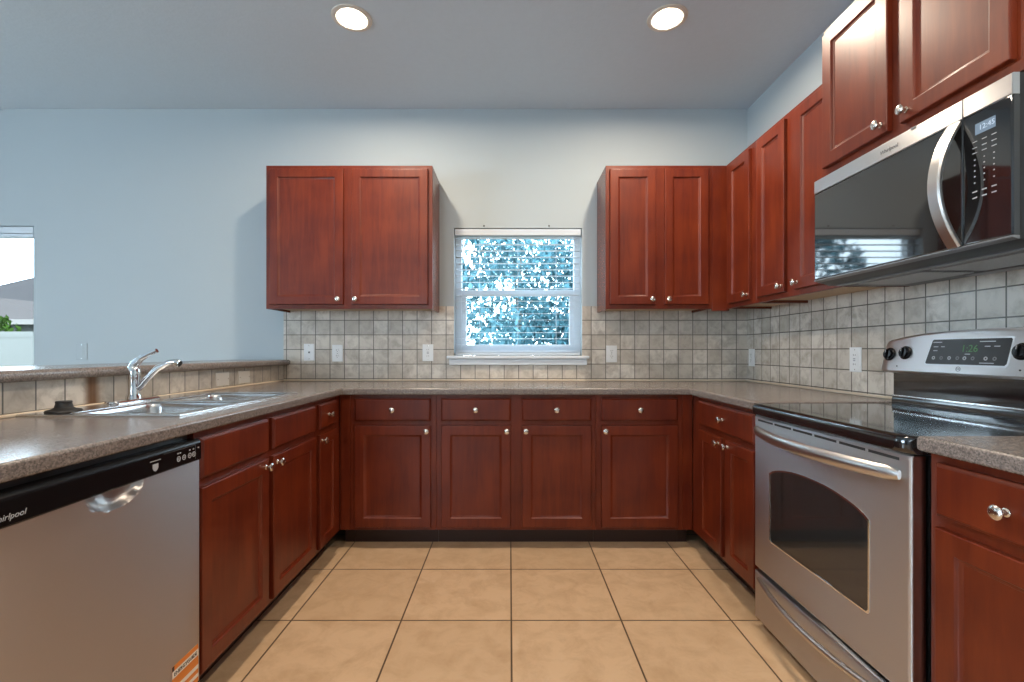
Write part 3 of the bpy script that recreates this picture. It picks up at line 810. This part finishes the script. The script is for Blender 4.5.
# ================================================================== RECESSED LAMPS
for i, (lx, ly) in enumerate(LAMPS):
    lab = ['recessed ceiling lamp glowing on the left side of the kitchen ceiling', 'recessed ceiling lamp glowing on the right side of the kitchen ceiling',
           'added unseen ceiling lamp above the camera on the left', 'added unseen ceiling lamp above the camera on the right'][i]
    t = thing('recessed_lamp', lab, 'ceiling light', (lx, ly, ZC), 0, 'recessed lamps in the ceiling')
    MB().loft([[(r*math.cos(2*PI*k/40), r*math.sin(2*PI*k/40), z) for k in range(40)] for r, z in ((.100, -.0005), (.098, -.005), (.085, -.008), (.072, -.006), (.066, -.001))], False, False).build('trim_ring', M['trimring'], t)
    MB().loft([[(r*math.cos(2*PI*k/40), r*math.sin(2*PI*k/40), z) for k in range(40)] for r, z in ((.0655, -.002), (.0635, .031), (.0635, .05))], False, False).build('reflector', M['baffle'], t)
    MB().lathe([(.0625, .030), (.0625, .034)], None, 40).build('lens', M['lens'], t)
    area_light('lamp_glow', (lx, ly, ZC-.0012), (0, 0, 0), .106, .106, LAMP_W, LAMP_C, 'DISK')

# ================================================================== WALL PLATES
def plate(label, loc, rz, kind, mat=None, cat='outlet', horiz=False, name='wall_outlet'):
    mat = mat or M['plate']
    t = thing(name, label, cat, loc, rz)
    a, b = (.0585, .0375) if horiz else (.0375, .0585)
    MB().loft([rect(-a, a, -b, b, i, y) for i, y in ((0, -.0002), (0, -.003), (.003, -.0055), (.006, -.006))]).build('cover_plate', mat, t)
    if kind == 'duplex':
        for s in (-1, 1):
            f = MB(); f.lathe([(.0165, .0055), (.0165, .0078), (.015, .0085), (.002, .0085)], Matrix.Translation((0, 0, s*.0195)) @ Matrix.Rotation(PI/2, 4, 'X'), 20); fo = f.build('socket', mat, t)
            sm = MB()
            for x, h in ((-.006, .0045), (.006, .0036)): sm.box(x-.001, x+.001, -.0089, -.0084, s*.0195+.003-h, s*.0195+.003+h)
            sm.box(-.0022, .0022, -.0089, -.0084, s*.0195-.0105, s*.0195-.0065); sm.build('socket_slots', M['dark'], fo)
    elif kind == 'gfci':
        f = bx('socket', mat, t, -.0165, .0165, -.008, -.0055, -.0335, .0335, .001)
        sm = MB()
        for s in (-1, 1):
            for x, h in ((-.006, .0045), (.006, .0036)): sm.box(x-.001, x+.001, -.0086, -.0079, s*.022-h, s*.022+h)
        sm.build('socket_slots', M['dark'], f)
        for s in (-1, 1): bx('test_button', M['print'], f, -.007, .007, -.0092, -.0079, s*.0045-.003, s*.0045+.003, .0005)
    elif kind == 'jack':
        j = bx('jack', M['print'], t, -.007, .007, -.0072, -.0055, -.008, .006, .0006)
        bx('jack_opening', M['dark'], j, -.0042, .0042, -.0077, -.0070, -.006, .002)
    elif kind == 'rocker':
        f = bx('rocker', mat, t, -.0165, .0165, -.009, -.0055, -.0335, .0335, .0015)
    elif kind == 'blank': pass
    sc = MB()
    for s in (-1, 1):
        p = (s*.047, 0) if horiz else (0, s*.047)
        if kind == 'duplex': 
            if s > 0: continue
            p = (0, 0)
        sc.lathe([(.0026, .0055), (.0026, .0066), (.001, .0068)], Matrix.Translation((p[0], 0, p[1])) @ Matrix.Rotation(PI/2, 4, 'X'), 10)
    sc.build('screw', M['nickel'], t)
    return t
pX = lambda x: (x-509.6)*(YW-.008)/470
yb = YW-.0082
plate('white phone jack plate on the backsplash, nearest the raised bar', (pX(309.5), yb, 1.112), 0, 'jack', cat='wall plate', name='phone_jack_plate')
plate('white double socket outlet on the backsplash, just right of the phone jack plate', (pX(337.7), yb, 1.105), 0, 'duplex')
plate('white outlet on the backsplash just left of the window sill', (pX(428), yb, 1.108), 0, 'gfci')
plate('white outlet on the backsplash just right of the window sill', (pX(611.5), yb, 1.100), 0, 'duplex')
plate('white outlet on the right wall backsplash close to the corner', (XW-.0082, 3.205, 1.075), -RD, 'duplex')
plate('white outlet on the right wall backsplash beside the range', (XW-.0082, 2.243, 1.079), -RD, 'gfci')
plate('beige blank plate on the half wall tile, nearer the faucet', (HX+.0002, 2.575, .966), RD, 'blank', M['beigeplate'], 'wall plate', True, 'blank_wall_plate')
plate('beige blank plate on the half wall tile, nearer the back corner', (HX+.0002, 2.785, .966), RD, 'blank', M['beigeplate'], 'wall plate', True, 'blank_wall_plate')
plate('wall-coloured switch plate low on the far left wall beside the window', (-2.985, YW-.0002, 1.115), 0, 'rocker', M['paint'], 'switch', name='wall_switch')
for x, lab in ((484, 'small dark screw in the wall over the left part of the window'), (549, 'small dark screw in the wall over the right part of the window')):
    tag(MB().lathe([(.0035, 0), (.0035, .0015), (.006, .002), (.006, .004), (.003, .006)], Matrix.Rotation(PI/2, 4, 'X'), 12).build('wall_screw', M['dark'], None, loc=((x-509.6)*YW/470, YW-.0002, 1.12+(351-226)*YW/470)), lab, 'screw')

# ================================================================== OUTSIDE
structure(bx('ground', M['grass'], None, -45, 30, YW+WT+.01, 45, -.35, -.30))
def leaf_cloud(mb, blobs, n, smin, smax):
    for _ in range(n):
        c, r = random.choice(blobs)
        while True:
            d = Vector((random.uniform(-1, 1), random.uniform(-1, 1), random.uniform(-1, 1)))
            if .05 < d.length < 1: break
        d = d.normalized()*(d.length**.45)
        p = Vector(c)+Vector((d.x*r[0], d.y*r[1], d.z*r[2]))
        s = random.uniform(smin, smax)
        R = Matrix.Rotation(random.uniform(0, 6.3), 3, 'Z') @ Matrix.Rotation(random.uniform(-1.5, 1.5), 3, 'Y') @ Matrix.Rotation(random.uniform(0, 6.3), 3, 'X')
        q = [Vector((-s, 0, 0)), Vector((-.2*s, -.42*s, .05*s)), Vector((s, 0, -.1*s)), Vector((-.2*s, .42*s, .05*s))]
        mb.bm.faces.new([mb.bm.verts.new(p+R @ v) for v in q])
def tree(label, x, y, h, blobs, n, mat, smin=.04, smax=.095):
    t = thing('tree', label, 'tree', (x, y, -.30))
    tr = MB(); tr.tube([(0, 0, 0), (.03, .02, h*.3), (-.03, .0, h*.6), (.02, 0, h*.85)], [.13, .10, .07, .03], 10)
    tr.build('trunk', M['bark'], t)
    br = MB()
    for c, r in blobs: br.tube([(0, 0, h*.35), (c[0]*.5, c[1]*.5, (h*.35+c[2])/2+.1), c], [.05, .035, .012], 7)
    br.build('branches', M['bark'], t)
    lf = MB(); leaf_cloud(lf, blobs, n, smin, smax); lf.build('foliage', mat, t, False)
    return t
tree('bluish green leafy tree outside the left half of the kitchen window', -.95, 6.4, 3.6, [((-.5, 0, 2.2), (.9, .7, .9)), ((.2, -.2, 1.7), (.9, .7, .8)), ((.3, .2, 3.0), (.9, .8, .7)), ((-.3, 0, 3.6), (.9, .8, .6))], 5200, M['leafb'])
tree('bluish green leafy tree outside the right half of the kitchen window', 1.25, 8.6, 3.6, [((-.3, 0, 2.4), (.8, .7, .9)), ((.4, -.2, 1.8), (.9, .7, .8)), ((.2, .2, 3.1), (.9, .8, .7)), ((-.5, -.1, 1.5), (.7, .6, .6))], 5200, M['leaf'])

tree('pale bluish leafy tree filling the middle of the kitchen window, behind the other two', .25, 11.5, 4.4, [((-.3, 0, 2.4), (1.1, .8, 1.2)), ((.5, -.2, 3.3), (1.0, .8, 1.0)), ((-.2, .2, 4.2), (1.0, .8, .9)), ((.2, -.1, 1.7), (1.2, .8, .8))], 3800, M['leafb'], .05, .11)
# neighbour's house, fence and shrub beyond the far left window
hs_ = thing('neighbour_house', 'grey roofed neighbouring house seen through the far left window', 'house', (-19, 19.0, -.30))
bx('house_wall', M['stucco'], hs_, -5.5, 4.0, 0, 6, 0, 2.75)
rf = MB(); rf.loft([[(-6.1, -.6, 2.80), (4.6, -.6, 2.80), (4.6, 6.6, 2.80), (-6.1, 6.6, 2.80)], [(-3.2, 2.9, 4.85), (2.6, 2.9, 4.85), (2.6, 3.1, 4.85), (-3.2, 3.1, 4.85)]]); rf.build('roof', M['shingle'], hs_, False)
bx('fascia', M['fascia'], hs_, -6.15, 4.65, -.66, -.60, 2.62, 2.82)
wg = MB(); wg.loft([[(-2.0, -3.4, 2.45), (3.9, -3.4, 2.45), (3.9, -.1, 2.45), (-2.0, -.1, 2.45)], [(-1.5, -1.9, 3.35), (.5, -1.9, 3.35), (.5, -.2, 3.35), (-1.5, -.2, 3.35)]]); wg.build('porch_roof', M['shingle_p'], hs_, False)
bx('porch_fascia', M['fascia'], hs_, -2.05, 3.95, -3.46, -3.401, 2.30, 2.47)
bx('porch_wall', M['stucco'], hs_, -1.7, 3.6, -3.0, -.7, 0, 2.44)
fn = thing('vinyl_fence', 'white vinyl privacy fence seen through the far left window', 'fence', (-9.5, 10.4, -.30))
for i in range(9):
    x0 = -8+i*1.8
    bx('fence_post', M['fence'], fn, x0-.06, x0+.06, -.06, .06, 0, 1.95, .01)
    if i < 8:
        m = MB(); m.box(x0+.061, x0+1.739, -.02, .02, .08, 1.80)
        m.box(x0+.061, x0+1.739, -.03, .03, 1.72, 1.85); m.build('fence_panel', M['fence'], fn)
s = thing('shrub', 'bright green shrub showing over the white fence in the far left window', 'shrub', (-12.35, 11.3, -.30))
lf = MB(); leaf_cloud(lf, [((0, 0, 1.75), (.5, .4, .55)), ((-.4, 0, 1.6), (.5, .4, .5)), ((.15, 0, 1.2), (.5, .4, .6))], 1200, .05, .10); lf.build('foliage', M['shrub'], s, False)
MB().tube([(0, 0, 0), (.02, 0, .8), (0, 0, 1.4)], [.05, .04, .02], 8).build('stem', M['bark'], s)
